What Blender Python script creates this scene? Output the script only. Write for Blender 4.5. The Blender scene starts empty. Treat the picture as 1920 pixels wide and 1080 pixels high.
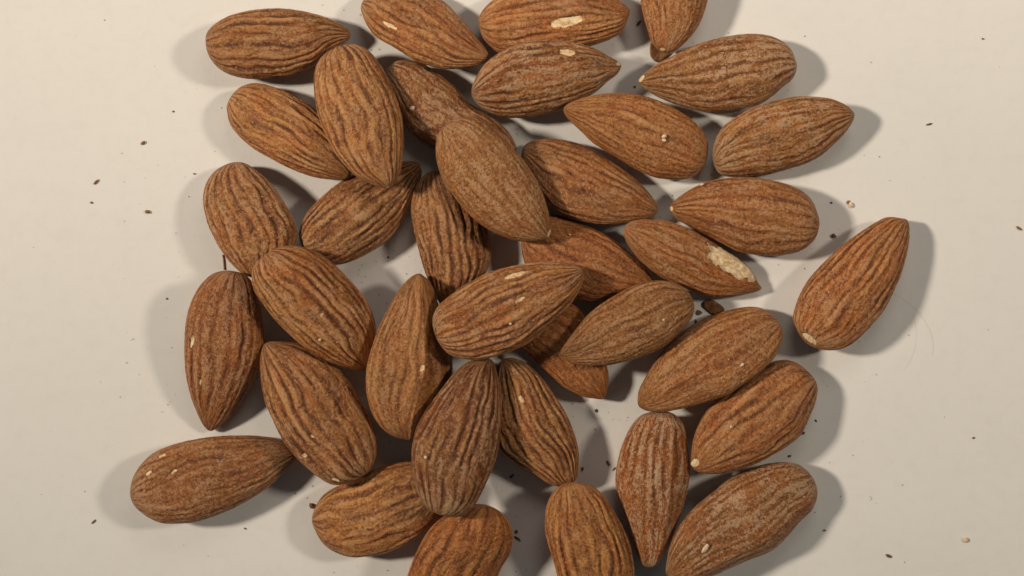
import bpy, math, random
import numpy as np

# ---------------------------------------------------------------- scene basics
scene = bpy.context.scene
C = scene.collection
FRAME_W = 1920.0
SPAN = 160.0                     # millimetres of tabletop across the frame
CAM_H = 260.0                    # camera height above the tabletop, millimetres
PX = SPAN / FRAME_W              # millimetres per photograph pixel on the tabletop

cam_data = bpy.data.cameras.new('camera')
cam_data.sensor_width = 36.0
cam_data.lens = 36.0 * CAM_H / SPAN
cam_data.clip_start = 0.01
cam_data.clip_end = 50.0
cam = bpy.data.objects.new('camera', cam_data)
cam.location = (0, 0, CAM_H / 1000)
C.objects.link(cam)
scene.camera = cam

world = bpy.data.worlds.new('World')
scene.world = world
world.use_nodes = True
bgn = world.node_tree.nodes['Background']
bgn.inputs['Color'].default_value = (0.62, 0.90, 1.0, 1)
bgn.inputs['Strength'].default_value = 0.04

scene.view_settings.view_transform = 'Standard'
scene.view_settings.look = 'None'
scene.view_settings.exposure = 0.0
scene.view_settings.gamma = 1.0


def area_lamp(name, loc, target, size, power, colour, spread=180.0):
    d = bpy.data.lights.new(name, 'AREA')
    d.shape = 'DISK'
    d.size = size
    d.energy = power
    d.color = colour
    d.spread = math.radians(spread)
    o = bpy.data.objects.new(name, d)
    o.location = loc
    v = np.array(target, float) - np.array(loc, float)
    v /= np.linalg.norm(v)
    yaw = math.atan2(-v[0], v[1])
    o.rotation_euler = (math.acos(-v[2]), 0, yaw)
    C.objects.link(o)
    return o


WARM = (1.0, 0.858, 0.685)
area_lamp('side_lamp', (-0.84, 0.150, 0.68), (0.03, 0.10, 0), 0.115, 0.71, WARM, 44.0)
area_lamp('side_lamp', (0.84, 0.220, 0.76), (-0.08, 0.15, 0), 0.150, 0.35, WARM, 44.0)
area_lamp('ceiling_lamp', (0.07, 0.300, 0.28), (0.06, 0.12, 0), 0.20, 0.066, (1.0, 0.87, 0.73), 80.0)

# ---------------------------------------------------------------- noise in numpy
_rs = np.random.RandomState(7)
_perm = np.concatenate([_rs.permutation(256)] * 3)
_grad = _rs.normal(size=(256, 3))
_grad /= np.linalg.norm(_grad, axis=1)[:, None]


def perlin(p):
    """Gradient noise, about -0.7..0.7; p is (..., 3)."""
    i = np.floor(p).astype(int)
    f = p - i
    i &= 255
    u = f * f * f * (f * (f * 6 - 15) + 10)
    out = 0
    for dx in (0, 1):
        wx = u[..., 0] if dx else 1 - u[..., 0]
        for dy in (0, 1):
            wy = u[..., 1] if dy else 1 - u[..., 1]
            for dz in (0, 1):
                wz = u[..., 2] if dz else 1 - u[..., 2]
                h = _perm[_perm[_perm[i[..., 0] + dx] + i[..., 1] + dy] + i[..., 2] + dz]
                g = _grad[h]
                d = f - np.array((dx, dy, dz), float)
                out = out + wx * wy * wz * (g * d).sum(-1)
    return out


def fbm(p, octaves=3):
    a, s, o = 1.0, 1.0, 0
    for _ in range(octaves):
        o = o + a * perlin(p * s + 17.3 * s)
        a *= 0.5
        s *= 2.07
    return o


# ---------------------------------------------------------------- materials
def material(name):
    m = bpy.data.materials.new(name)
    m.use_nodes = True
    return m, m.node_tree.nodes, m.node_tree.links, m.node_tree.nodes['Principled BSDF']


class NT:
    """small helper to write node graphs"""
    def __init__(self, mat):
        self.n = mat.node_tree.nodes
        self.l = mat.node_tree.links

    def val(self, sock, v):
        if hasattr(v, 'links') or isinstance(v, bpy.types.NodeSocket):
            self.l.new(v, sock)
        else:
            sock.default_value = v

    def math(self, op, a, b=0.0, clamp=False):
        x = self.n.new('ShaderNodeMath')
        x.operation = op
        x.use_clamp = clamp
        self.val(x.inputs[0], a)
        self.val(x.inputs[1], b)
        return x.outputs[0]

    def attr(self, name, kind='GEOMETRY'):
        x = self.n.new('ShaderNodeAttribute')
        x.attribute_name = name
        x.attribute_type = kind
        return x

    def mapping(self, vec, scale):
        x = self.n.new('ShaderNodeMapping')
        self.l.new(vec, x.inputs['Vector'])
        x.inputs['Scale'].default_value = scale
        return x.outputs[0]

    def noise(self, vec, scale, detail=3.0, rough=0.55, dist=0.0):
        x = self.n.new('ShaderNodeTexNoise')
        self.l.new(vec, x.inputs['Vector'])
        x.inputs['Scale'].default_value = scale
        x.inputs['Detail'].default_value = detail
        x.inputs['Roughness'].default_value = rough
        x.inputs['Distortion'].default_value = dist
        return x.outputs['Fac']

    def smooth(self, v, lo, hi):
        x = self.n.new('ShaderNodeMapRange')
        x.interpolation_type = 'SMOOTHSTEP'
        self.val(x.inputs['Value'], v)
        self.val(x.inputs['From Min'], lo)
        self.val(x.inputs['From Max'], hi)
        return x.outputs['Result']

    def ramp(self, v, stops):
        x = self.n.new('ShaderNodeValToRGB')
        self.l.new(v, x.inputs[0])
        e = x.color_ramp.elements
        while len(e) < len(stops):
            e.new(0.5)
        for el, (p, c) in zip(e, stops):
            el.position = p
            el.color = (*c, 1)
        return x.outputs[0]

    def mix(self, f, a, b, mode='MIX'):
        x = self.n.new('ShaderNodeMix')
        x.data_type = 'RGBA'
        x.blend_type = mode
        self.val(x.inputs[0], f)
        for s, v in ((x.inputs[6], a), (x.inputs[7], b)):
            if isinstance(v, bpy.types.NodeSocket):
                self.l.new(v, s)
            else:
                s.default_value = (*v, 1)
        return x.outputs[2]

    def bump(self, h, strength, dist, normal=None):
        x = self.n.new('ShaderNodeBump')
        self.l.new(h, x.inputs['Height'])
        x.inputs['Strength'].default_value = strength
        x.inputs['Distance'].default_value = dist
        if normal is not None:
            self.l.new(normal, x.inputs['Normal'])
        return x.outputs[0]


def skin_material():
    m, n, l, p = material('almond_skin')
    g = NT(m)
    fib = g.attr('fibre').outputs['Vector']        # (circumference, circumference, length) of the skin
    pos = g.attr('flesh').outputs['Vector']        # place on the nut in millimetres, seeded
    wear_shade = g.attr('wear_shade').outputs['Fac']           # 0 in a wrinkle .. 1 on a raised rib
    tint = g.attr('tint', 'OBJECT').outputs['Fac']
    dust = g.attr('dust', 'OBJECT').outputs['Fac']
    vein = g.attr('vein', 'OBJECT').outputs['Fac']
    streak = g.noise(g.mapping(fib, (1.5, 1.5, 1.6)), 1.0, 4.0, 0.62, 0.5)
    streak2 = g.noise(g.mapping(fib, (3.2, 3.2, 4.2)), 1.0, 3.0, 0.6, 0.3)
    blotch = g.noise(pos, 0.22, 3.0, 0.6, 0.4)
    grain = g.noise(pos, 2.1, 4.0, 0.72, 0.4)
    fine = g.noise(pos, 6.5, 2.0, 0.7, 0.0)
    # the skin itself: red brown to russet, streaked along the nut
    s = g.math('ADD', g.math('MULTIPLY', streak, 0.60), g.math('MULTIPLY', streak2, 0.40))
    s = g.math('MULTIPLY', g.math('SUBTRACT', s, 0.5), g.attr('streak', 'OBJECT').outputs['Fac'])
    s = g.math('ADD', g.math('ADD', s, 0.5), g.math('MULTIPLY', g.math('SUBTRACT', grain, 0.5), 1.05))
    s = g.math('ADD', s, g.math('MULTIPLY', g.math('SUBTRACT', fine, 0.5), 0.75))
    s = g.math('ADD', s, g.math('MULTIPLY', g.math('MULTIPLY', g.math('SUBTRACT', wear_shade, 0.55), g.attr('streak', 'OBJECT').outputs['Fac']), 0.44))  # wrinkle darkening: skin pigment plus groove shade, both put into the colour
    base = g.ramp(s, [(0.22, (0.095, 0.036, 0.012)), (0.36, (0.225, 0.092, 0.029)),
                      (0.53, (0.375, 0.172, 0.056)), (0.74, (0.540, 0.290, 0.120))])
    redder = g.mix(1.0, base, (1.00, 0.715, 0.49), 'MULTIPLY')
    tan = g.mix(1.0, base, (1.02, 0.99, 0.86), 'MULTIPLY')
    mixf = g.math('ADD', tint, g.math('MULTIPLY', g.math('SUBTRACT', blotch, 0.5), 2.8), True)
    col = g.mix(mixf, redder, tan)
    # golden veins, also along the raised ribs
    vn = g.noise(g.mapping(fib, (1.35, 1.35, 0.85)), 1.0, 2.0, 0.5, 0.9)
    vf = g.math('MULTIPLY', g.smooth(vn, 0.56, 0.68), g.smooth(grain, 0.30, 0.60))
    ribs = g.math('MULTIPLY', g.smooth(wear_shade, 0.60, 0.80), g.smooth(vn, 0.42, 0.58))
    vf = g.math('MULTIPLY', g.math('MAXIMUM', vf, g.math('MULTIPLY', ribs, g.smooth(grain, 0.35, 0.6))), vein)
    col = g.mix(vf, col, (0.58, 0.275, 0.075))
    col = g.mix(1.0, col, g.attr('brown', 'OBJECT').outputs['Color'], 'MULTIPLY')
    # dark red skin in the wrinkles, with groove shade painted into the same colour
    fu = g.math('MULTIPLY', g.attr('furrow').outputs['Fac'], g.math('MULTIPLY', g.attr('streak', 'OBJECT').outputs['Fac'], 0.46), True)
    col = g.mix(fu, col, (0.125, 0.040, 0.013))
    # pale meal rubbed on to the raised ribs, patchy
    patch = g.math('ADD', g.math('MULTIPLY', g.noise(pos, 0.34, 3.0, 0.6, 0.6), 0.55), g.math('MULTIPLY', g.noise(g.mapping(fib, (2.4, 2.4, 3.0)), 1.0, 4.0, 0.7, 0.4), 0.45))
    df = g.math('ADD', g.math('MULTIPLY', patch, 1.0), g.math('MULTIPLY', g.math('SUBTRACT', wear_shade, 0.5), 0.42))
    df = g.math('ADD', df, g.math('MULTIPLY', g.math('SUBTRACT', grain, 0.5), 1.1))
    df = g.math('ADD', df, g.math('MULTIPLY', g.math('SUBTRACT', fine, 0.5), 0.6))
    al = g.attr('along').outputs['Fac']
    ends = g.math('ADD', g.smooth(al, 0.80, 1.0), g.math('MULTIPLY', g.smooth(al, 0.10, 0.0), 0.6))
    df = g.math('ADD', df, g.math('MULTIPLY', ends, 0.10))
    df = g.smooth(df, 0.47, 0.70)
    df = g.math('MULTIPLY', df, g.math('MULTIPLY', dust, 0.95), True)
    col = g.mix(df, col, (0.50, 0.320, 0.190))
    # single pale grains
    v = n.new('ShaderNodeTexVoronoi')
    l.new(pos, v.inputs['Vector'])
    v.inputs['Scale'].default_value = 1.05
    spot = g.smooth(v.outputs['Distance'], 0.17, 0.10)
    sel = g.smooth(g.noise(pos, 0.9, 1.0, 0.5, 0.0), 0.60, 0.66)
    col = g.mix(g.math('MULTIPLY', g.math('MULTIPLY', spot, sel), 0.85), col, (0.66, 0.45, 0.28))
    l.new(col, p.inputs['Base Color'])
    l.new(g.math('ADD', g.math('MULTIPLY', df, 0.25), 0.42), p.inputs['Roughness'])
    p.inputs['Specular IOR Level'].default_value = 0.42
    h = g.math('ADD', grain, g.math('MULTIPLY', fine, 0.6))
    l.new(g.bump(h, 0.9, 0.00030), p.inputs['Normal'])
    return m


def flesh_material():
    m, n, l, p = material('almond_flesh')
    g = NT(m)
    pos = g.attr('flesh').outputs['Vector']
    a = g.noise(pos, 1.6, 4.0, 0.6)
    b = g.noise(pos, 0.7, 2.0, 0.5)
    col = g.ramp(g.math('ADD', g.math('MULTIPLY', a, 0.7), g.math('MULTIPLY', b, 0.3)),
                 [(0.34, (0.52, 0.30, 0.125)), (0.46, (0.72, 0.52, 0.29)), (0.62, (0.85, 0.71, 0.50))])
    l.new(col, p.inputs['Base Color'])
    p.inputs['Roughness'].default_value = 0.55
    p.inputs['Specular IOR Level'].default_value = 0.35
    l.new(g.bump(a, 0.8, 0.00025), p.inputs['Normal'])
    return m


def table_material():
    m, n, l, p = material('off_white_laminate')
    g = NT(m)
    tc = n.new('ShaderNodeTexCoord').outputs['Object']
    a = g.noise(tc, 14.0, 3.0, 0.5)
    b = g.noise(tc, 900.0, 2.0, 0.6)
    c = g.ramp(a, [(0.3, (0.725, 0.725, 0.715)), (0.7, (0.785, 0.772, 0.757))])
    # faint rubbed smears and a paper like mottle
    sm = g.noise(g.mapping(tc, (1.0, 2.6, 1.0)), 55.0, 5.0, 0.65, 1.2)
    c = g.mix(g.math('MULTIPLY', g.smooth(sm, 0.50, 0.72), 0.14), c, (0.66, 0.645, 0.625))
    mo = g.noise(tc, 420.0, 4.0, 0.7)
    c = g.mix(g.math('MULTIPLY', g.smooth(mo, 0.45, 0.75), 0.22), c, (0.64, 0.625, 0.60))
    c = g.mix(g.math('MULTIPLY', g.smooth(b, 0.55, 0.8), 0.10), c, (0.62, 0.60, 0.57))
    l.new(c, p.inputs['Base Color'])
    p.inputs['Roughness'].default_value = 0.42
    p.inputs['Specular IOR Level'].default_value = 0.35
    l.new(g.bump(g.noise(tc, 1500.0, 3.0, 0.6), 0.10, 0.0001), p.inputs['Normal'])
    return m


def plain_material(name, c0, c1, rough=0.7, scale=2500.0):
    m, n, l, p = material(name)
    g = NT(m)
    tc = n.new('ShaderNodeTexCoord').outputs['Object']
    l.new(g.ramp(g.noise(tc, scale, 3.0, 0.6), [(0.35, c0), (0.65, c1)]), p.inputs['Base Color'])
    p.inputs['Roughness'].default_value = rough
    p.inputs['Specular IOR Level'].default_value = 0.3
    return m


SKIN = skin_material()
FLESH = flesh_material()
TABLE = table_material()
FLAKE = plain_material('skin_flake', (0.10, 0.042, 0.014), (0.25, 0.115, 0.045), 0.6, 1800.0)
CRUMB_DARK = plain_material('dark_crumb', (0.075, 0.046, 0.028), (0.23, 0.135, 0.07))
CRUMB_BROWN = plain_material('brown_crumb', (0.16, 0.07, 0.028), (0.36, 0.18, 0.08))
CRUMB_PALE = plain_material('pale_crumb', (0.60, 0.43, 0.27), (0.82, 0.68, 0.50))
HAIR = plain_material('grey_hair', (0.44, 0.41, 0.37), (0.50, 0.47, 0.43))


# ---------------------------------------------------------------- mesh helpers
def mesh_object(name, verts, faces, mat, loc=(0, 0, 0), parent=None, attrs=None, smooth=True):
    """verts in millimetres (n,3), faces (m,4) or (m,3) index array -> one mesh object"""
    me = bpy.data.meshes.new(name)
    v = np.asarray(verts, float) / 1000.0
    f = np.asarray(faces, dtype=np.int32)
    k = f.shape[1]
    me.vertices.add(len(v))
    me.vertices.foreach_set('co', v.astype(np.float32).ravel())
    me.loops.add(f.size)
    me.loops.foreach_set('vertex_index', f.ravel())
    me.polygons.add(len(f))
    me.polygons.foreach_set('loop_start', np.arange(0, f.size, k, dtype=np.int32))
    me.polygons.foreach_set('use_smooth', np.full(len(f), smooth))
    for an, av in (attrs or {}).items():
        if av.ndim == 2:
            a = me.attributes.new(an, 'FLOAT_VECTOR', 'POINT')
            a.data.foreach_set('vector', av.astype(np.float32).ravel())
        else:
            a = me.attributes.new(an, 'FLOAT', 'POINT')
            a.data.foreach_set('value', av.astype(np.float32))
    me.materials.append(mat)
    me.update(calc_edges=True)
    me.validate()
    o = bpy.data.objects.new(name, me)
    o.location = [c / 1000.0 for c in loc]
    C.objects.link(o)
    if parent:
        o.parent = parent
    return o


def tag(o, label, cat, group=None):
    o['label'] = label
    o['category'] = cat
    if group:
        o['group'] = group
    return o


def at(px, py, z=0.0):
    """tabletop millimetres seen at photograph pixel (px, py) on the plane at height z"""
    k = PX * (CAM_H - z) / CAM_H
    return np.array(((px - 960.0) * k, (540.0 - py) * k))


# ---------------------------------------------------------------- tabletop
def build_tabletop():
    w, d, t = 700.0, 460.0, 22.0
    v = [(-w, -d, -t), (w, -d, -t), (w, d, -t), (-w, d, -t), (-w, -d, 0), (w, -d, 0), (w, d, 0), (-w, d, 0)]
    f = [(0, 3, 2, 1), (4, 5, 6, 7), (0, 1, 5, 4), (1, 2, 6, 5), (2, 3, 7, 6), (3, 0, 4, 7)]
    o = mesh_object('tabletop', v, f, TABLE, smooth=False)
    o['kind'] = 'structure'
    o['label'] = 'smooth off white tabletop lit warm from both sides'


build_tabletop()

# ---------------------------------------------------------------- the almonds
# outline: points round the nut as it lies, in photograph pixels, tip first.
# thick: thickness over width; wr: wrinkle depth; dust / vein / tint: how the skin looks;
# ridge: (side -1..1, height mm); patch: bare flesh (px, py, length, width, angle degrees)
ALMONDS = []


def almond(label, outline, thick=0.565, wr=1.0, dust=0.5, vein=0.5, tint=0.5, ridge=(), patch=(), value=1.0):
    ALMONDS.append(dict(label=label, outline=np.array(outline, float), thick=thick, wr=wr, dust=dust,
                        vein=vein, tint=tint, ridge=ridge, patch=patch,
                        veins=(20, 24, 18, 25, 22)[len(ALMONDS) % 5],
                        value=value * (0.90 + 0.28 * ((len(ALMONDS) * 0.618) % 1.0))))


# --- lowest layer first, each nut later settles on those already lying there
almond('dark shaded almond mostly hidden beneath the smooth tan almond, below the top row',
       [(962, 303), (968, 282), (965, 265), (950, 242), (922, 217), (885, 195), (860, 167), (835, 147), (810, 130),
        (785, 117), (752, 114), (735, 122), (724, 135), (725, 150), (733, 180), (747, 212), (760, 237), (775, 255),
        (800, 272), (840, 292), (890, 306), (935, 311)], thick=0.62, value=0.9, wr=0.35, dust=0.75, vein=0.1, tint=0.35)
almond('wrinkled almond whose tip hides beneath the big upright almond near the upper left',
       [(789, 314), (790, 325), (782, 352), (770, 380), (755, 410), (730, 445), (702, 467), (665, 487), (630, 496),
        (602, 490), (582, 477), (567, 460), (562, 440), (564, 430), (570, 412), (585, 390), (607, 367), (632, 347),
        (662, 329), (700, 314), (740, 304), (770, 301), (785, 305)], value=0.85, wr=1.1, dust=0.6, vein=0.5, tint=0.55)
almond('wrinkled almond lying level in the top left corner of the pile',
       [(656, 60), (649, 51), (620, 35), (590, 25), (555, 19), (517, 16), (475, 20), (437, 29), (412, 41), (396, 54), (388, 70),
        (391, 100), (407, 125), (432, 140), (470, 147), (512, 145), (550, 140), (590, 122), (612, 100), (630, 87),
        (654, 72)], thick=0.64, wr=1.3, dust=0.45, vein=0.6, tint=0.45)
almond('almond with long cream gouge cut off by the top edge',
       [(1181, 22), (1177, 14), (1160, 0), (1120, -20), (1060, -33), (1010, -32), (960, -20), (925, 0), (907, 17),
        (897, 37), (900, 57), (909, 77), (928, 95), (950, 102), (990, 104), (1050, 100), (1100, 88), (1130, 79),
        (1160, 65), (1173, 46)], thick=0.62, wr=0.9, dust=0.35, vein=0.6, tint=0.3,
       patch=[(1062, 40, 62, 18, 12)])
almond('slanting almond with tiny white nick, second along the top edge',
       [(916, 107), (910, 92), (895, 72), (872, 42), (847, 15), (830, 0), (800, -18), (760, -32), (722, -33),
        (692, -18), (676, 8), (681, 32), (694, 57), (710, 74), (735, 89), (760, 105), (780, 117), (810, 127),
        (842, 132), (875, 129), (907, 121)], wr=0.8, dust=0.4, vein=0.6, tint=0.35,
       patch=[(730, 47, 30, 8, -27)])
almond('dusty almond with an oval cream chip beneath the gouged top almond',
       [(1165, 122), (1155, 114), (1137, 105), (1110, 91), (1072, 82), (1030, 79), (997, 81), (960, 91), (932, 105),
        (907, 125), (890, 152), (884, 172), (889, 188), (905, 203), (930, 214), (965, 219), (1010, 214), (1055, 204),
        (1085, 190), (1117, 172), (1140, 152), (1158, 138)], wr=1.0, dust=1.0, vein=0.6, tint=0.35,
       patch=[(1064, 98, 31, 12, -8), (1160, 119, 10, 8, 0)])
almond('smooth grainy almond pointing down from the right of the top edge',
       [(1250, 99), (1262, 97), (1277, 87), (1300, 62), (1315, 37), (1325, 7), (1329, -25), (1322, -70), (1300, -108),
        (1265, -124), (1230, -108), (1207, -70), (1200, -30), (1201, 0), (1206, 30), (1214, 57), (1222, 80),
        (1236, 94)], wr=0.15, dust=0.55, vein=0.15, tint=0.30, patch=[(1242, 92, 11, 6, -10)])
almond('broad pale almond with a white left tip at the upper right',
       [(1197, 154), (1204, 141), (1222, 127), (1240, 115), (1277, 97), (1310, 82), (1360, 69), (1405, 64),
        (1440, 67), (1465, 77), (1482, 92), (1490, 110), (1494, 125), (1487, 147), (1467, 165), (1447, 182),
        (1422, 197), (1385, 205), (1335, 210), (1300, 205), (1267, 195), (1235, 182), (1210, 168)],
       wr=0.6, dust=1.0, vein=0.3, tint=0.75, ridge=(-0.35, 0.35), patch=[(1203, 147, 16, 8, 55)])
almond('plump broad almond with smooth upper face right of the upper centre',
       [(1056, 207), (1063, 198), (1085, 188), (1110, 181), (1147, 176), (1185, 177), (1222, 185), (1260, 200),
        (1297, 222), (1320, 245), (1330, 268), (1329, 290), (1322, 310), (1307, 327), (1285, 335), (1247, 335),
        (1222, 330), (1190, 315), (1160, 297), (1135, 282), (1110, 267), (1092, 250), (1075, 235), (1060, 219)],
       wr=0.45, dust=0.35, vein=0.5, tint=0.4)
almond('dusty almond with its tip pointing right, beneath the broad pale one',
       [(1602, 215), (1595, 205), (1580, 195), (1555, 186), (1522, 183), (1492, 182), (1460, 187), (1430, 195),
        (1400, 207), (1375, 222), (1352, 242), (1340, 265), (1336, 290), (1342, 315), (1357, 329), (1390, 332),
        (1440, 327), (1477, 317), (1510, 307), (1540, 292), (1567, 268), (1585, 249), (1598, 230)],
       wr=0.8, dust=0.95, vein=0.6, tint=0.6)
almond('reddish almond squeezed beneath the smooth tan almond and the plump chipped one',
       [(1228, 536), (1217, 510), (1197, 487), (1160, 455), (1130, 436), (1097, 422), (1060, 408), (1035, 404),
        (1005, 410), (985, 428), (977, 455), (981, 485), (992, 510), (1015, 530), (1050, 549), (1090, 562), (1110, 566),
        (1135, 562), (1172, 556), (1210, 546)], wr=0.35, dust=0.2, vein=0.35, tint=0.0)
almond('almond with dark left end beside the smooth tan almond',
       [(1234, 396), (1232, 382), (1222, 365), (1200, 340), (1172, 317), (1140, 295), (1110, 277), (1072, 265),
        (1042, 260), (1015, 261), (992, 267), (980, 280), (978, 300), (990, 330), (1010, 362), (1032, 388),
        (1055, 405), (1085, 415), (1122, 422), (1160, 421), (1192, 416), (1220, 409)],
       value=0.85, wr=0.6, dust=0.5, vein=0.3, tint=0.3)
almond('plump almond with blunt pale left tip, right of centre',
       [(1256, 390), (1262, 379), (1277, 366), (1302, 351), (1327, 341), (1360, 335), (1402, 332), (1440, 336),
        (1477, 346), (1505, 360), (1522, 377), (1532, 400), (1536, 418), (1531, 442), (1520, 457), (1500, 471),
        (1465, 479), (1427, 479), (1390, 474), (1360, 460), (1327, 442), (1295, 425), (1268, 409)],
       wr=0.55, dust=0.5, vein=0.35, tint=0.35, patch=[(1259, 391, 9, 7, 90)])
almond('deeply furrowed upright almond half under the smooth tan almond',
       [(843, 592), (858, 585), (885, 560), (905, 525), (917, 497), (921, 467), (917, 435), (903, 402), (880, 365),
        (855, 338), (830, 323), (810, 322), (795, 330), (784, 345), (775, 368), (771, 392), (775, 422), (782, 455),
        (789, 485), (797, 510), (808, 540), (822, 566), (834, 585)], wr=1.0, dust=0.55, vein=0.6, tint=0.45)
almond('orange brown almond beneath the centre and grey tan almonds, tip at lower right',
       [(1133, 747), (1140, 722), (1140, 695), (1128, 655), (1112, 617), (1096, 590), (1074, 571), (1045, 558),
        (1005, 555), (972, 570), (955, 598), (958, 630), (980, 657), (1005, 680), (1030, 702), (1060, 727),
        (1090, 742), (1112, 747)], wr=0.35, dust=0.15, vein=0.5, tint=0.0, thick=0.55)
almond('almond at the left edge just above the big reddish upright one',
       [(485, 520), (515, 507), (540, 485), (553, 462), (557, 440), (552, 415), (540, 390), (520, 360), (500, 337),
        (480, 320), (462, 307), (445, 303), (425, 306), (402, 319), (388, 337), (381, 360), (381, 385), (387, 415),
        (397, 440), (412, 466), (430, 490), (450, 509), (468, 519)], wr=1.1, dust=0.6, vein=0.4, tint=0.5)
almond('wrinkled almond with its tip tucked under the upright almond at the upper left',
       [(657, 333), (662, 305), (648, 270), (622, 235), (592, 205), (562, 185), (537, 172), (507, 160), (477, 154),
        (450, 161), (432, 178), (423, 197), (424, 212), (428, 229), (438, 245), (458, 266), (485, 286), (520, 305),
        (552, 320), (585, 331), (615, 337), (640, 338)], wr=1.15, dust=0.4, vein=0.6, tint=0.45)
almond('large reddish upright almond at the left edge, tip pointing down',
       [(386, 811), (400, 806), (425, 785), (450, 755), (470, 722), (487, 688), (497, 650), (497, 612), (492, 575),
        (484, 540), (468, 517), (447, 509), (425, 508), (402, 515), (380, 535), (363, 565), (351, 605), (346, 655),
        (347, 700), (353, 740), (363, 772), (374, 798)], value=0.88, wr=0.6, dust=0.5, vein=0.2, tint=0.0,
       patch=[(374, 717, 15, 7, 80), (360, 640, 22, 6, 80)])
almond('lone almond lying level at the bottom left corner',
       [(557, 852), (554, 845), (530, 826), (492, 819), (450, 817), (405, 818), (360, 824), (322, 834), (287, 850),
        (262, 875), (250, 900), (247, 925), (255, 947), (275, 965), (302, 979), (330, 981), (370, 977), (417, 962),
        (455, 945), (492, 922), (522, 897), (547, 872)], wr=0.5, dust=0.6, vein=0.25, tint=0.35,
       patch=[(279, 887, 14, 6, 40), (304, 855, 16, 5, 20), (325, 885, 14, 4, 40)])
almond('golden streaked almond lying level at the bottom, left of the cropped orange one',
       [(838, 940), (840, 915), (830, 890), (805, 870), (770, 864), (722, 872), (685, 887), (645, 905), (610, 925),
        (592, 948), (584, 975), (592, 999), (607, 1022), (630, 1037), (660, 1045), (700, 1041), (740, 1030),
        (777, 1010), (808, 985), (828, 962)], wr=0.8, dust=0.35, vein=1.0, tint=0.45)
almond('furrowed diagonal almond with pale flecked lower end at the lower left',
       [(500, 642), (540, 641), (570, 647), (607, 667), (632, 690), (652, 715), (675, 755), (692, 785), (702, 815),
        (707, 840), (705, 862), (691, 885), (667, 900), (642, 907), (620, 905), (592, 887), (562, 860), (534, 825),
        (517, 790), (502, 755), (493, 720), (489, 690), (490, 662)], wr=1.3, dust=0.55, vein=0.6, tint=0.4,
       patch=[(628, 899, 16, 5, -20), (571, 854, 12, 7, -50), (585, 818, 10, 5, -50)])
almond('big furrowed diagonal almond leaning on the left upright one',
       [(686, 697), (696, 672), (701, 640), (702, 610), (693, 580), (677, 552), (655, 525), (627, 497), (602, 477),
        (575, 465), (547, 461), (520, 467), (495, 485), (482, 502), (479, 525), (485, 547), (500, 572), (517, 597),
        (540, 622), (570, 650), (595, 665), (620, 680), (650, 691), (680, 697)], wr=1.2, dust=0.45, vein=0.5, tint=0.45,
       patch=[(602, 590, 9, 6, 70)])
almond('orange almond with round shoulder cut off by the bottom edge, lower centre',
       [(818, 1228), (850, 1215), (895, 1175), (917, 1130), (932, 1085), (942, 1062), (957, 1035), (961, 1005),
        (955, 978), (937, 957), (910, 944), (880, 944), (849, 955), (822, 972), (800, 996), (783, 1030), (772, 1058),
        (764, 1085), (762, 1120), (768, 1160), (785, 1200)], wr=0.8, dust=0.1, vein=0.5, tint=0.0)
almond('furrowed almond running down right from beneath the topmost wrinkled centre almond',
       [(1062, 911), (1081, 898), (1085, 872), (1085, 847), (1078, 818), (1063, 780), (1045, 748), (1020, 712),
        (992, 684), (962, 671), (938, 678), (925, 710), (920, 760), (922, 805), (935, 842), (960, 867), (992, 885),
        (1020, 902), (1040, 911)], wr=1.25, dust=0.4, vein=0.5, tint=0.5, patch=[(977, 748, 15, 8, -60)])
almond('deeply ribbed almond cut off by the bottom edge, right of centre',
       [(1120, 1192), (1150, 1175), (1178, 1130), (1188, 1085), (1187, 1050), (1180, 1017), (1167, 985), (1150, 955),
        (1130, 925), (1107, 907), (1080, 901), (1055, 905), (1035, 922), (1023, 955), (1022, 990), (1029, 1025),
        (1040, 1060), (1052, 1100), (1068, 1140), (1092, 1178)], wr=1.45, dust=0.25, vein=0.6, tint=0.35)
almond('narrow upright almond with glossy orange patch at the lower right',
       [(1219, 1065), (1235, 1058), (1251, 1030), (1265, 992), (1280, 952), (1291, 910), (1294, 880), (1290, 845),
        (1285, 810), (1275, 786), (1255, 772), (1228, 771), (1202, 778), (1184, 797), (1172, 820), (1161, 850),
        (1154, 885), (1155, 915), (1163, 942), (1175, 980), (1187, 1020), (1199, 1052), (1208, 1062)],
       thick=0.72, wr=0.45, dust=1.25, vein=0.2, tint=0.0, ridge=(-0.45, 0.5))
almond('big smooth dusty almond at the bottom right with a cream sliver on it',
       [(1248, 1075), (1248, 1050), (1256, 1017), (1275, 980), (1305, 947), (1340, 920), (1377, 892), (1422, 874),
        (1460, 868), (1495, 871), (1517, 885), (1532, 907), (1536, 930), (1527, 957), (1502, 982), (1477, 1010),
        (1447, 1035), (1402, 1052), (1365, 1067), (1335, 1079), (1300, 1088), (1268, 1087)],
       wr=0.3, dust=0.95, vein=0.15, tint=0.4, ridge=(-0.62, 0.4))
almond('almond with small amber tip patch, second from the bottom on the right side',
       [(1294, 872), (1293, 855), (1299, 818), (1313, 788), (1338, 754), (1377, 728), (1412, 700), (1445, 682),
        (1473, 676), (1494, 680), (1513, 692), (1531, 711), (1537, 730), (1532, 756), (1520, 784), (1506, 811),
        (1488, 828), (1452, 850), (1415, 869), (1380, 880), (1345, 886), (1310, 884)],
       wr=0.7, dust=0.4, vein=0.35, tint=0.3, patch=[(1303, 868, 17, 14, 60)])
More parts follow.
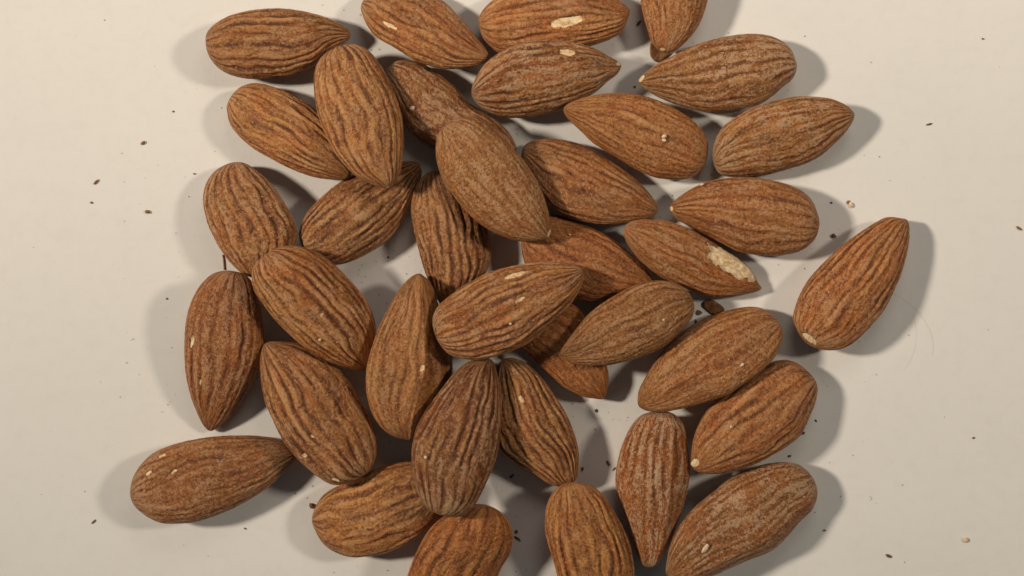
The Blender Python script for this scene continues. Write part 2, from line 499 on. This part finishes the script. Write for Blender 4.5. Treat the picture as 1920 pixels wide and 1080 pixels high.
almond('long grainy almond slanting below the grey tan almond on the right side',
       [(1196, 760), (1195, 744), (1199, 728), (1216, 698), (1242, 661), (1273, 630), (1312, 604), (1349, 588), (1391, 577),
        (1425, 576), (1450, 588), (1466, 611), (1469, 633), (1460, 656), (1445, 678), (1419, 700), (1388, 720),
        (1355, 740), (1307, 756), (1264, 767), (1236, 771), (1212, 769)], wr=0.3, dust=0.45, vein=0.4, tint=0.45)
almond('lone almond off the right side of the pile, white bite at its lower end',
       [(1704, 414), (1692, 409), (1665, 407), (1640, 418), (1610, 437), (1577, 462), (1545, 492), (1515, 525),
        (1497, 557), (1487, 588), (1488, 604), (1498, 627), (1514, 646), (1543, 656), (1574, 654), (1600, 641),
        (1630, 613), (1658, 579), (1679, 540), (1692, 510), (1702, 475), (1707, 440)],
       wr=1.0, dust=0.45, vein=0.5, tint=0.25, patch=[(1517, 634, 32, 11, -38)])
almond('upright almond standing on its edge, ridge showing, just left of centre',
       [(784, 513), (796, 518), (808, 532), (818, 558), (828, 592), (838, 630), (846, 665), (847, 695), (840, 725),
        (825, 758), (803, 800), (786, 822), (760, 825), (735, 817), (712, 797), (697, 770), (689, 740), (687, 712),
        (690, 683), (700, 647), (712, 612), (730, 577), (747, 547), (766, 524)],
       thick=0.72, wr=0.55, dust=0.4, vein=0.4, tint=0.7, ridge=(0.38, 1.9), patch=[(791, 691, 13, 8, 70)])
almond('dark furrowed upright almond in the lower centre, leaning on its neighbours',
       [(914, 672), (925, 680), (932, 700), (937, 725), (939, 765), (936, 830), (925, 875), (907, 917), (887, 950),
        (860, 965), (830, 962), (803, 949), (785, 922), (776, 892), (772, 860), (775, 825), (784, 795), (800, 767),
        (827, 730), (855, 697), (880, 678), (897, 672)], value=0.74, wr=1.2, dust=0.55, vein=0.15, tint=0.25)
almond('almond with a large torn cream patch near its right tip',
       [(1431, 542), (1425, 530), (1412, 507), (1395, 490), (1360, 467), (1322, 445), (1285, 427), (1247, 415),
        (1210, 412), (1185, 415), (1171, 424), (1167, 437), (1174, 456), (1186, 474), (1200, 490), (1220, 507),
        (1245, 524), (1275, 537), (1310, 551), (1340, 557), (1372, 556), (1410, 550)],
       wr=0.4, dust=0.55, vein=0.1, tint=0.35, ridge=(0.25, 0.4), patch=[(1374, 492, 98, 42, -32)])
almond('topmost wrinkled almond in the centre, white nick on its upper side',
       [(1095, 514), (1090, 502), (1067, 494), (1030, 490), (980, 494), (930, 506), (895, 521), (855, 545),
        (827, 567), (814, 586), (811, 605), (815, 625), (823, 642), (840, 662), (865, 672), (897, 674), (935, 666),
        (980, 648), (1017, 622), (1052, 592), (1077, 562), (1091, 534)], thick=0.56, wr=1.25, dust=0.6, vein=0.7, tint=0.35,
       patch=[(965, 516, 38, 9, 17), (974, 562, 22, 6, 25)])
almond('grey tan almond with a raised seam running from its left tip',
       [(1050, 660), (1060, 643), (1080, 616), (1105, 587), (1140, 562), (1185, 538), (1222, 527), (1247, 526),
        (1272, 532), (1292, 547), (1303, 570), (1301, 590), (1290, 608), (1267, 632), (1242, 652), (1210, 667),
        (1172, 679), (1135, 685), (1097, 685), (1070, 679), (1055, 670)],
       wr=0.4, dust=0.5, vein=0.1, tint=0.7, ridge=(0.55, 0.7))
almond('big upright almond overlapping three others at the upper left, tip pointing down',
       [(731, 354), (744, 340), (752, 322), (756, 300), (757, 275), (757, 250), (754, 218), (745, 185), (730, 150),
        (710, 117), (692, 94), (672, 82), (652, 79), (625, 86), (603, 102), (591, 122), (587, 150), (590, 190),
        (602, 232), (625, 280), (645, 308), (670, 332), (697, 346), (717, 353)], wr=1.0, dust=0.45, vein=0.6, tint=0.55,
       patch=[(728, 351, 10, 6, 0)])
almond('smooth tan almond lying on top of the pile, upper centre, tip lower right',
       [(1029, 446), (1033, 432), (1030, 403), (1020, 367), (1005, 335), (985, 305), (967, 284), (945, 258),
        (920, 236), (895, 222), (870, 219), (847, 225), (830, 239), (820, 256), (817, 280), (820, 305), (830, 335),
        (845, 360), (862, 382), (885, 407), (905, 423), (927, 436), (950, 446), (975, 452), (1005, 453)],
       thick=0.58, wr=0.12, dust=0.55, vein=0.1, tint=0.7, patch=[(1030, 437, 16, 5, 70)])

NU, NV = 176, 168
_top = np.linspace(0, math.pi, 113)[:-1]
_bot = np.linspace(math.pi, 2 * math.pi, NU - 112 + 1)[:-1]
PHI = np.concatenate([_top, _bot])
TT = (1 - np.cos(np.linspace(0.0, math.pi, NV))) / 2
TT = 0.5 * TT + 0.5 * np.linspace(0, 1, NV) ** 1.0
TT[0], TT[-1] = 0.0, 1.0
# denser at the very ends so that they stay round
TT = np.sin(np.clip(TT, 0, 1) * math.pi / 2) ** 2 * 0.45 + TT * 0.55


def closed_spline(p, per=14):
    """Catmull-Rom through a closed outline"""
    n = len(p)
    t = np.linspace(0, 1, per, endpoint=False)[:, None]
    out = []
    for i in range(n):
        a, b, c, d = p[i - 1], p[i], p[(i + 1) % n], p[(i + 2) % n]
        out.append(0.5 * (2 * b + (c - a) * t + (2 * a - 5 * b + 4 * c - d) * t ** 2 + (3 * b - a - 3 * c + d) * t ** 3))
    return np.concatenate(out)


def profile(outline):
    """outline -> axis and, for each TT, chord middle and half width (pixels, y up)"""
    q = closed_spline(outline * (1, -1))
    tip = q[0]
    area = q.mean(0)
    d = (area - tip) / np.linalg.norm(area - tip)
    n = np.array((-d[1], d[0]))
    s = (q - tip) @ d
    w = (q - tip) @ n
    s0, s1 = s.min(), s.max()
    i0, i1 = int(s.argmin()), int(s.argmax())
    a, b = (i0, i1) if i0 < i1 else (i1, i0)
    one = np.arange(a, b + 1)
    two = np.concatenate([np.arange(b, len(q)), np.arange(0, a + 1)])
    L = s1 - s0
    st = s0 + L * TT
    sides = []
    for idx in (one, two):
        o = np.argsort(s[idx], kind='stable')
        sides.append(np.interp(st, s[idx][o], w[idx][o]))
    lo, hi = np.minimum(*sides), np.maximum(*sides)
    return tip, d, n, st, (lo + hi) / 2, (hi - lo) / 2, L


def shape(a, seed):
    """relief and unit section of one almond; independent of where it lies"""
    tip, d, n, st, mid, half, L = profile(a['outline'])
    halfmm = half * PX
    W = halfmm.max()
    T, P = np.meshgrid(TT, PHI, indexing='ij')
    cx, cz = np.cos(P), np.sin(P)
    # fuller shoulder than an ellipse on the faces, with a faint edge
    zx = np.sign(cz) * np.abs(cz) ** 0.92
    R = 3.0
    sd = seed * 7.31
    wob = np.stack([cx * 1.3 + sd, cz * 1.3, T * 3.2], -1)
    w1, w2 = perlin(wob), perlin(wob + 31.7)
    w4 = perlin(np.stack([cx * 2.6 + sd, cz * 2.6 + 8.8, T * 8.5], -1))
    ang = P + 0.26 * w1 + 0.09 * w4
    flow = T + 0.05 * w2
    fib = np.stack([np.cos(ang) * R + sd, np.sin(ang) * R - sd, flow * 1.9 + sd * 0.37], -1)
    n1 = perlin(fib)
    n2 = perlin(fib * (1.9, 1.9, 2.1) + 5.1)
    n3 = fbm(fib * (2.6, 2.6, 5.5) + 9.4, 3)
    g1 = np.exp(-(n1 / 0.125) ** 2)
    g2 = np.exp(-(n2 / 0.11) ** 2)
    # veins: ribs running from butt to tip, narrow furrows between, fading in and out
    ph = a['veins'] * ang + 2.3 * n1 + 0.9 * perlin(fib * (1.6, 1.6, 2.4) + 3.3)
    rib = np.abs(np.sin(ph / 2)) ** 0.75
    m = np.clip(0.62 + 1.5 * perlin(np.stack([cx * 1.9 + 4.4, cz * 1.9 + sd, T * 4.4], -1)), 0.28, 1.15)
    relief = 0.95 * m * (rib - 0.70) + 0.30 * n2 - 0.16 * g1 * m - 0.16 * g2 + 0.30 * n3
    ends = np.clip(np.sin(np.clip(T, 0, 1) * math.pi), 0, 1) ** 0.45
    lump = perlin(np.stack([cx * 1.1 + sd, cz * 1.1 + 3.3, T * 2.3 + sd], -1))
    grain = fbm(np.stack([cx * 16 + sd, cz * 16, T * 46 + sd], -1), 2)
    disp = (relief * 0.33 * a['wr'] + lump * 0.45 + grain * 0.15) * ends
    disp = np.clip(disp, -0.75, 0.45)
    rid = np.zeros_like(disp)
    if a['ridge']:
        side, hgt = a['ridge']
        p0 = math.acos(max(-1, min(1, side)))
        dp = np.abs(P - p0)
        along = np.clip(1.25 - T, 0, 1) * np.clip(T / 0.06, 0, 1)
        rid = hgt * np.exp(-dp / 0.30) * along - 0.35 * hgt * np.exp(-((dp - 0.75) / 0.4) ** 2) * along
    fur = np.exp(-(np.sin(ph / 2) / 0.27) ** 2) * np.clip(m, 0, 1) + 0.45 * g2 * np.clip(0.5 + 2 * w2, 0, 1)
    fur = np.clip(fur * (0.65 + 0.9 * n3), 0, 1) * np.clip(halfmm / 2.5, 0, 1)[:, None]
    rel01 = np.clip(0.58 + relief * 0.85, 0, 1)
    H = W * a['thick']
    h = H * (halfmm / W) ** 0.82
    return dict(tip=tip, d=d, n=n, st=st, mid=mid, half=half, h=h, L=L, cx=cx, zx=zx, cz=cz, disp=disp, rid=rid,
                fib=fib, wear_shade=rel01, fur=fur, T=T, P=P, seed=seed)


def place(s, zc, pitch, roll):
    """points (NV,NU,3) of the nut with its middle plane through height zc"""
    k = PX * (CAM_H - zc) / CAM_H
    tip = (s['tip'] - (960.0, -540.0)) * k
    st, mid, half = s['st'] * k, s['mid'] * k, s['half'] * k
    thin = np.clip(half / 0.9, 0.0, 1.0)[:, None]
    # displacement acts along the section's outward direction
    nx = s['cx'] * s['h'][:, None]
    nz = s['cz'] * half[:, None]
    nl = np.sqrt(nx ** 2 + nz ** 2) + 1e-6
    nx, nz = nx / nl, nz / nl
    dd = s['disp'] * thin
    edge = 1 - 0.45 * np.abs(s['cx']) ** 6        # keep the traced outline
    lat = mid[:, None] + half[:, None] * s['cx'] + nx * dd * edge
    z = s['h'][:, None] * s['zx'] + nz * dd + s['rid'] * thin
    al = st[:, None] + 0 * lat
    sm = (s['st'][0] + s['st'][-1]) * 0.5 * k
    z = z + pitch * (al - sm) + roll * (lat - mid[:, None])
    x = tip[0] + s['d'][0] * al + s['n'][0] * lat
    y = tip[1] + s['d'][1] * al + s['n'][1] * lat
    return np.stack([x, y, z + zc], -1)


# the settled surface of the pile, on a grid of cells
CELL = 0.5
GX, GY = 480, 400
HM = np.zeros((GX, GY))


def cells(p):
    i = np.clip(((p[..., 0] + GX * CELL / 2) / CELL).astype(int), 0, GX - 1)
    j = np.clip(((p[..., 1] + GY * CELL / 2) / CELL).astype(int), 0, GY - 1)
    return i, j


def settle(s):
    best = None
    low = slice(112, None, 2)
    zc = 4.0
    for it in range(2):
        best = None
        pitches = np.linspace(-0.42, 0.42, 15)
        rolls = np.linspace(-0.36, 0.36, 9)
        base = place(s, zc, 0, 0)[::3, low]
        k = PX * (CAM_H - zc) / CAM_H
        sm = (s['st'][0] + s['st'][-1]) * 0.5 * k
        al = (s['st'] * k)[::3, None] - sm + 0 * base[..., 0]
        la = (s['half'] * k)[::3, None] * s['cx'][::3, low]
        i, j = cells(base)
        hm = HM[i, j]
        for pt in pitches:
            for rl in rolls:
                z = base[..., 2] + pt * al + rl * la
                lift = (hm - z).max()
                cost = zc + lift + 2.2 * abs(pt) ** 1.5 + 2.2 * abs(rl) ** 1.5
                if best is None or cost < best[0]:
                    best = (cost, zc + lift, pt, rl)
        zc = best[1]
    pts = place(s, zc - 0.12, best[2], best[3])
    i, j = cells(pts[:, :113])
    np.maximum.at(HM, (i, j), pts[:, :113, 2])
    return zc - 0.12, best[2], best[3], pts


def grid_faces():
    r = np.arange(NV - 1)[:, None] * NU
    c = np.arange(NU)[None, :]
    c2 = (c + 1) % NU
    return np.stack([r + c, r + NU + c, r + NU + c2, r + c2], -1).reshape(-1, 4)


FACES = grid_faces()


def project(p):
    k = CAM_H / (CAM_H - p[..., 2]) / PX
    return 960.0 + p[..., 0] * k, 540.0 - p[..., 1] * k


PLACED = []


def build_almond(a, idx):
    s = shape(a, idx + 1)
    zc, pt, rl, pts = settle(s)
    px, py = project(pts)
    top = s['P'] < math.pi
    patch_id = np.zeros(pts.shape[:2], int)
    jag = fbm(np.stack([pts[..., 0], pts[..., 1], pts[..., 2] * 0 + idx], -1) * 0.9, 3)
    jag2 = perlin(pts * 1.1 + idx)
    for q, (cx, cy, ln, wd, ang) in enumerate(a['patch']):
        ca, sa = math.cos(math.radians(ang)), -math.sin(math.radians(ang))
        u = (px - cx) * ca + (py - cy) * sa
        v = -(px - cx) * sa + (py - cy) * ca
        r = np.sqrt((u / (ln / 2)) ** 2 + (v / (wd / 2)) ** 2)
        ins = top & (r + (0.42 if wd > 12 else 0.30) * jag < 1.06)
        patch_id[ins] = q + 1
        # the flesh lies a skin's thickness lower, broken unevenly
        pts[..., 2] -= np.where(ins, (0.16 + 0.16 * min(1.0, wd / 20.0)) + 0.22 * jag2 * min(1.0, wd / 18.0), 0.0)
    flat = pts.reshape(-1, 3)
    base = np.array((flat[:, 0].mean(), flat[:, 1].mean(), flat[:, 2].min()))
    loc = flat - base
    axis = (s['st'] - s['st'][0]) * PX
    fl = np.stack([s['cx'] * 6.0, s['zx'] * 4.2, np.repeat(axis[:, None], NU, 1)], -1).reshape(-1, 3) + (idx * 13.7, idx * 5.1, idx * 3.3)
    attrs = dict(fibre=s['fib'].reshape(-1, 3), flesh=fl, wear_shade=s['wear_shade'].ravel(), along=s['T'].ravel(), furrow=s['fur'].ravel())
    fid = patch_id.ravel()[FACES]
    own = np.where((fid == fid[:, :1]).all(1), fid[:, 0], 0)
    # the face belongs to a patch when three corners do
    for q in range(1, len(a['patch']) + 1):
        own[(fid == q).sum(1) >= 3] = q

    def sub(faces):
        used, inv = np.unique(faces, return_inverse=True)
        return used, inv.reshape(faces.shape)

    used, f = sub(FACES[own == 0])
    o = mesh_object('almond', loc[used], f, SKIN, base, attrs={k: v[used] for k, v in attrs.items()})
    tag(o, a['label'], 'almond', 'almonds heaped on the tabletop')
    o['brown'] = float(a['value'])
    o['streak'] = 0.35 + 0.75 * min(1.0, float(a['wr']))
    o['dust'], o['vein'], o['tint'] = float(a['dust']), float(a['vein']), float(a['tint'])
    for q in range(1, len(a['patch']) + 1):
        ff = FACES[own == q]
        if len(ff) < 3:
            continue
        used, f = sub(ff)
        c = mesh_object('bare_flesh', loc[used], f, FLESH, (0, 0, 0), o, attrs={'flesh': attrs['flesh'][used]})
        c['label'] = 'cream flesh where the brown skin is torn away'
    PLACED.append((zc, pt, rl))
    return o


for _i, _a in enumerate(ALMONDS):
    build_almond(_a, _i)
print('PILE', [tuple(round(float(x), 2) for x in p) for p in PLACED])


# ---------------------------------------------------------------- crumbs, flakes, hair
def height_at(px, py):
    """highest thing under a photograph pixel"""
    z = 0.0
    for _ in range(4):
        x, y = at(px, py, z)
        i, j = cells(np.array((x, y, 0.0)))
        z = HM[i, j]
    return z


def lump(name, px, py, ln, wd, ang, mat, seed, label, cat='crumb', group=None, tall=0.6, z=None, rough=0.35):
    """an irregular broken crumb"""
    nu, nv = 14, 9
    ph = np.linspace(0, 2 * math.pi, nu, endpoint=False)
    th = np.linspace(0.02, math.pi - 0.02, nv)
    TH, PH = np.meshgrid(th, ph, indexing='ij')
    p = np.stack([np.sin(TH) * np.cos(PH), np.sin(TH) * np.sin(PH), np.cos(TH)], -1)
    r = 1 + rough * 1.6 * perlin(p * 1.4 + seed * 3.7) + rough * 0.9 * perlin(p * 3.1 + seed * 1.9)
    ln, wd = ln * 0.9, wd * 0.9
    p = p * r[..., None] * (ln / 2 * PX, wd / 2 * PX, wd / 2 * PX * tall)
    ca, sa = math.cos(math.radians(ang)), math.sin(math.radians(ang))
    p = np.stack([p[..., 0] * ca - p[..., 1] * sa, p[..., 0] * sa + p[..., 1] * ca, p[..., 2]], -1).reshape(-1, 3)
    zz = height_at(px, py) if z is None else z
    x, y = at(px, py, zz)
    p[:, 2] -= p[:, 2].min()
    r0 = np.arange(nv - 1)[:, None] * nu
    c = np.arange(nu)[None, :]
    f = np.stack([r0 + c, r0 + nu + c, r0 + nu + (c + 1) % nu, r0 + (c + 1) % nu], -1).reshape(-1, 4)
    o = mesh_object(name, p, f, mat, (x, y, zz - 0.02 if zz > 0.1 else 0.0), smooth=True)
    return tag(o, label, cat, group)


def flake(px, py, corners, mat, seed, label, lift=0.5, curl=0.6, thick=0.10):
    """a curled scrap of skin with thickness; corners in photograph pixels round (px, py)"""
    q = closed_spline(np.array(corners, float), 5) - (px, py)
    n = len(q)
    rings = np.linspace(0.0, 1.0, 6)
    top, bot = [], []
    for r in rings[1:]:
        e = q * r
        xy = e * (PX, -PX)
        z = lift + curl * (0.35 * (xy[:, 0] / 2.0) ** 2 + 0.3 * (xy[:, 1] / 2.0) ** 2 * np.sign(xy[:, 1])) + 0.22 * perlin(np.stack([xy[:, 0], xy[:, 1], xy[:, 0] * 0 + seed], -1) * 0.9)
        top.append(np.column_stack([xy, z]))
    c0 = np.array([[0, 0, lift]])
    T = np.concatenate(top)
    T[:, 2] = np.maximum(T[:, 2], thick + 0.02)
    B = T - (0, 0, thick)
    nr = len(top)
    v = np.concatenate([T, B])
    f = []
    for i in range(nr - 1):
        for j in range(n):
            a, b = i * n + j, i * n + (j + 1) % n
            c, d = a + n, b + n
            f.append((a, c, d, b))
            f.append((a + nr * n, b + nr * n, d + nr * n, c + nr * n))
    for j in range(n):
        a, b = (nr - 1) * n + j, (nr - 1) * n + (j + 1) % n
        f.append((a, a + nr * n, b + nr * n, b))
    # close the middle with quads across the small inner ring
    for base, flip in ((0, False), (nr * n, True)):
        for j in range(n // 2 - 1):
            quad = (base + j, base + j + 1, base + n - 2 - j, base + n - 1 - j)
            f.append(quad[::-1] if flip else quad)
    v[:, 2] -= v[:, 2].min()
    x, y = at(px, py, 0)
    o = mesh_object('skin_flake', v, f, mat, (x, y, 0.0))
    return tag(o, label, 'skin flake', 'loose scraps on the tabletop')


flake(1237, 98, [(1222, 80), (1250, 88), (1258, 97), (1246, 110), (1233, 117), (1221, 108), (1218, 94)], FLAKE, 1,
      'ragged brown skin scrap poking out below the tip of the smooth grainy almond', lift=0.9)
flake(1340, 575, [(1318, 571), (1330, 561), (1346, 568), (1358, 580), (1350, 592), (1332, 588)], FLAKE, 2,
      'brown folded skin scrap between the grey tan almond and the torn almond tip', lift=0.8)
flake(1310, 586, [(1305, 588), (1308, 581), (1317, 586), (1311, 591)], FLAKE, 3,
      'small three cornered brown skin scrap beside the end of the grey tan almond', lift=0.3, curl=0.2, thick=0.08)

LOOSE = 'loose scraps on the tabletop'
for row in [
    (1595, 384, 13, 8, 115, CRUMB_PALE, 'cream crumb with brown rim right of the plump almond', 0.6),
    (1590, 379, 9, 6, 60, CRUMB_BROWN, 'brown bit attached to the cream crumb right of the plump almond', 0.5),
    (1563, 442, 11, 8, 160, CRUMB_DARK, 'black crumb between the plump almond and the lone right almond', 0.7),
    (1559, 380, 5, 4, 0, CRUMB_DARK, 'speck in the shadow right of the plump almond', 0.6),
    (1197, 44, 13, 6, 55, CRUMB_DARK, 'black crumb left of the smooth grainy almond at the top', 0.6),
    (1190, 163, 6, 4, 20, CRUMB_DARK, 'dark speck left of the white tip of the broad pale almond', 0.6),
    (584, 948, 12, 9, 120, CRUMB_BROWN, 'round brown crumb touching the golden streaked almond', 0.8),
    (968, 996, 7, 6, 0, CRUMB_DARK, 'round black crumb right of the cropped orange almond', 0.8),
    (970, 1009, 17, 4, -35, CRUMB_DARK, 'thin black splinter right of the cropped orange almond', 0.9),
    (959, 893, 10, 5, 40, CRUMB_DARK, 'black crumb pair in the gap left of the furrowed almond tip', 0.7),
    (1092, 878, 7, 6, 70, CRUMB_DARK, 'black crumb right of the furrowed almond tip', 0.8),
    (1140, 868, 12, 5, -60, CRUMB_DARK, 'dark seed shaped crumb left of the narrow upright almond', 0.7),
    (1151, 879, 9, 3, 50, CRUMB_BROWN, 'thin curled crumb touching the narrow upright almond', 0.7),
    (1117, 770, 7, 5, 80, CRUMB_DARK, 'black crumb under the tip of the orange brown almond', 0.7),
    (1304, 603, 10, 5, 85, CRUMB_DARK, 'black crumb in the shadow below the three cornered scrap', 0.7),
    (1507, 812, 6, 4, 60, CRUMB_DARK, 'black crumb below the amber tipped almond at the right', 0.7),
    (1530, 789, 6, 3, 120, CRUMB_DARK, 'grey crumb touching the right side of the amber tipped almond', 0.7),
    (1481, 855, 7, 4, 30, CRUMB_DARK, 'grey crumb above the big dusty bottom right almond', 0.7),
    (1546, 994, 5, 4, 0, CRUMB_DARK, 'dark speck right of the big dusty bottom right almond', 0.7),
    (1666, 1042, 12, 6, -25, CRUMB_DARK, 'dark brown crumb near the bottom edge at the right', 0.6),
    (1810, 1012, 12, 10, 0, CRUMB_PALE, 'round pale crumb near the bottom right corner', 0.5),
    (1825, 821, 5, 4, 30, CRUMB_DARK, 'tiny dark speck right of the pile, lower right', 0.6),
    (1742, 233, 13, 4, 15, CRUMB_DARK, 'thin dark sliver on bare table right of the right pointing almond', 0.6),
    (1843, 73, 6, 3, -10, CRUMB_DARK, 'tiny dark speck near the top right corner', 0.6),
    (1910, 428, 14, 5, -35, CRUMB_BROWN, 'pale brown sliver at the right edge of the picture', 0.5),
    (269, 268, 10, 6, 45, CRUMB_BROWN, 'reddish crumb on bare table, topmost of the left side crumbs', 0.7),
    (181, 341, 15, 5, 45, CRUMB_BROWN, 'slender brown sliver on bare table at the left', 0.6),
    (172, 380, 6, 4, -20, CRUMB_DARK, 'tiny dark speck below the slender sliver at the left', 0.6),
    (277, 397, 11, 7, -15, CRUMB_BROWN, 'orange crumb lowest of the crumbs left of the pile', 0.7),
    (365, 326, 6, 3, 0, CRUMB_DARK, 'tiny dark speck just above left of the upper left edge almond', 0.6),
    (325, 209, 4, 4, 0, CRUMB_DARK, 'pinhead grey speck left of the tucked wrinkled almond', 0.6),
    (176, 978, 11, 4, 45, CRUMB_DARK, 'dark sliver on bare table left of the lone bottom left almond', 0.6),
    (313, 560, 4, 4, 0, CRUMB_DARK, 'pinhead speck left of the large reddish upright almond', 0.6),
    (460, 991, 6, 3, -30, CRUMB_DARK, 'dark sliver below the lone bottom left almond', 0.6),
    (728, 482, 4, 3, 30, CRUMB_DARK, 'dark speck above the almond standing on its edge', 0.7),
]:
    px, py, ln, wd, an, mt, lb, tl = row
    lump('crumb', px, py, ln, wd, an, mt, px * 0.13 + py * 0.07, lb, 'crumb', LOOSE, tl, z=0.0)

# bits lying on the nuts
ON = 'pale bits lying on the almonds'
for row in [
    (1322, 1028, 24, 9, 55, 'cream sliver lying on the big dusty bottom right almond', 0.7),
    (1391, 684, 9, 6, 35, 'white bit on the long grainy almond at the right side', 0.8),
    (1245, 256, 10, 7, 20, 'pale bit on the plump broad almond, upper one of two', 0.7),
    (1245, 263, 9, 6, -20, 'pale bit on the plump broad almond, lower one of two', 0.6),
    (773, 203, 11, 9, 40, 'grey white bit on the dark shaded almond', 0.6),
    (957, 607, 6, 5, 0, 'white bit on the topmost wrinkled centre almond', 0.8),
    (798, 857, 7, 6, 0, 'white bit on the dark furrowed upright almond in the lower centre', 0.8),
    (1244, 600, 5, 5, 0, 'white bit on the grey tan almond with the raised seam', 0.8),
    (600, 637, 6, 5, 0, 'white bit on the big furrowed diagonal almond', 0.8),
    (1068, 440, 6, 4, -20, 'white bit on the reddish squeezed almond', 0.7),
    (1316, 346, 9, 5, 10, 'white bit at the upper left edge of the plump almond', 0.7),
    (1371, 800, 6, 5, 0, 'white bit on the amber tipped almond at the right', 0.8),
]:
    px, py, ln, wd, an, lb, tl = row
    lump('nut_bit', px, py, ln, wd, an, CRUMB_PALE, px * 0.11, lb, 'nut bit', ON, tl)


def tube(name, pix, radius, mat, label, cat, z=0.0):
    p = np.array([(*at(x, y, 0), z) for x, y in pix])
    t = np.linspace(0, len(p) - 1, len(p) * 8)
    i = np.arange(len(p))
    c = np.column_stack([np.interp(t, i, p[:, k]) for k in range(3)])
    for _ in range(12):
        c[1:-1] = (c[:-2] + 2 * c[1:-1] + c[2:]) / 4
    d = np.gradient(c, axis=0)
    d /= np.linalg.norm(d, axis=1)[:, None]
    s = np.column_stack([-d[:, 1], d[:, 0], d[:, 0] * 0])
    up = np.cross(d, s)
    k = 6
    rr = radius if np.ndim(radius) else np.full(len(c), radius)
    v = np.concatenate([[c[m] + rr[m] * (math.cos(a) * s[m] + math.sin(a) * up[m]) for a in np.linspace(0, 2 * math.pi, k, endpoint=False)] for m in range(len(c))])
    v[:, 2] -= v[:, 2].min()
    r0 = np.arange(len(c) - 1)[:, None] * k
    cc = np.arange(k)[None, :]
    f = np.stack([r0 + cc, r0 + (cc + 1) % k, r0 + k + (cc + 1) % k, r0 + k + cc], -1).reshape(-1, 4)
    b = v.mean(0) * (1, 1, 0)
    o = mesh_object(name, v - b, f, mat, b)
    return tag(o, label, cat)


tube('fine_hair', [(1672, 550), (1697, 562), (1722, 585), (1743, 615), (1751, 648), (1748, 668)], 0.012, HAIR,
     'fine curved hair on the table below the lone right almond', 'hair')
tube('fine_hair', [(1712, 590), (1719, 620), (1716, 655), (1706, 680), (1695, 693)], 0.010, HAIR,
     'fainter inner hair curving beside the other hair at the right', 'hair')
tube('curled_fibre', [(1629, 931), (1634, 932), (1635, 935), (1631, 938)], 0.035, HAIR,
     'tiny hook shaped fibre right of the big dusty almond', 'fibre')
tube('nut_splinter', [(418, 478), (420, 490), (421, 506)], 0.13, CRUMB_BROWN,
     'thin brown splinter between the two almonds at the left edge', 'splinter')


def dust_specks():
    """meal too fine to count, scattered where the nuts lie"""
    rng = np.random.RandomState(3)
    V, F = [], []
    tet = np.array([(1, 1, 1), (1, -1, -1), (-1, 1, -1), (-1, -1, 1)], float) * 0.577
    n = 0
    while n < 800:
        px, py = rng.normal(930, 310), rng.normal(600, 290)
        x, y = at(px, py)
        i, j = cells(np.array((x, y, 0.0)))
        if HM[i, j] > 0.05:
            continue
        r = 0.03 + 0.09 * rng.rand() ** 3
        q = tet @ np.linalg.qr(rng.normal(size=(3, 3)))[0].T * r * (0.6 + 0.8 * rng.rand(3))
        q[:, 2] -= q[:, 2].min()
        V.append(q + (x, y, 0.0))
        F.append(np.array([(0, 1, 2), (0, 3, 1), (0, 2, 3), (1, 3, 2)]) + 4 * n)
        n += 1
    o = mesh_object('nut_dust', np.concatenate(V), np.concatenate(F), CRUMB_DARK, smooth=False)
    o['kind'] = 'stuff'
    o['label'] = 'fine dark almond dust scattered between the nuts'
    o['category'] = 'dust'


dust_specks()
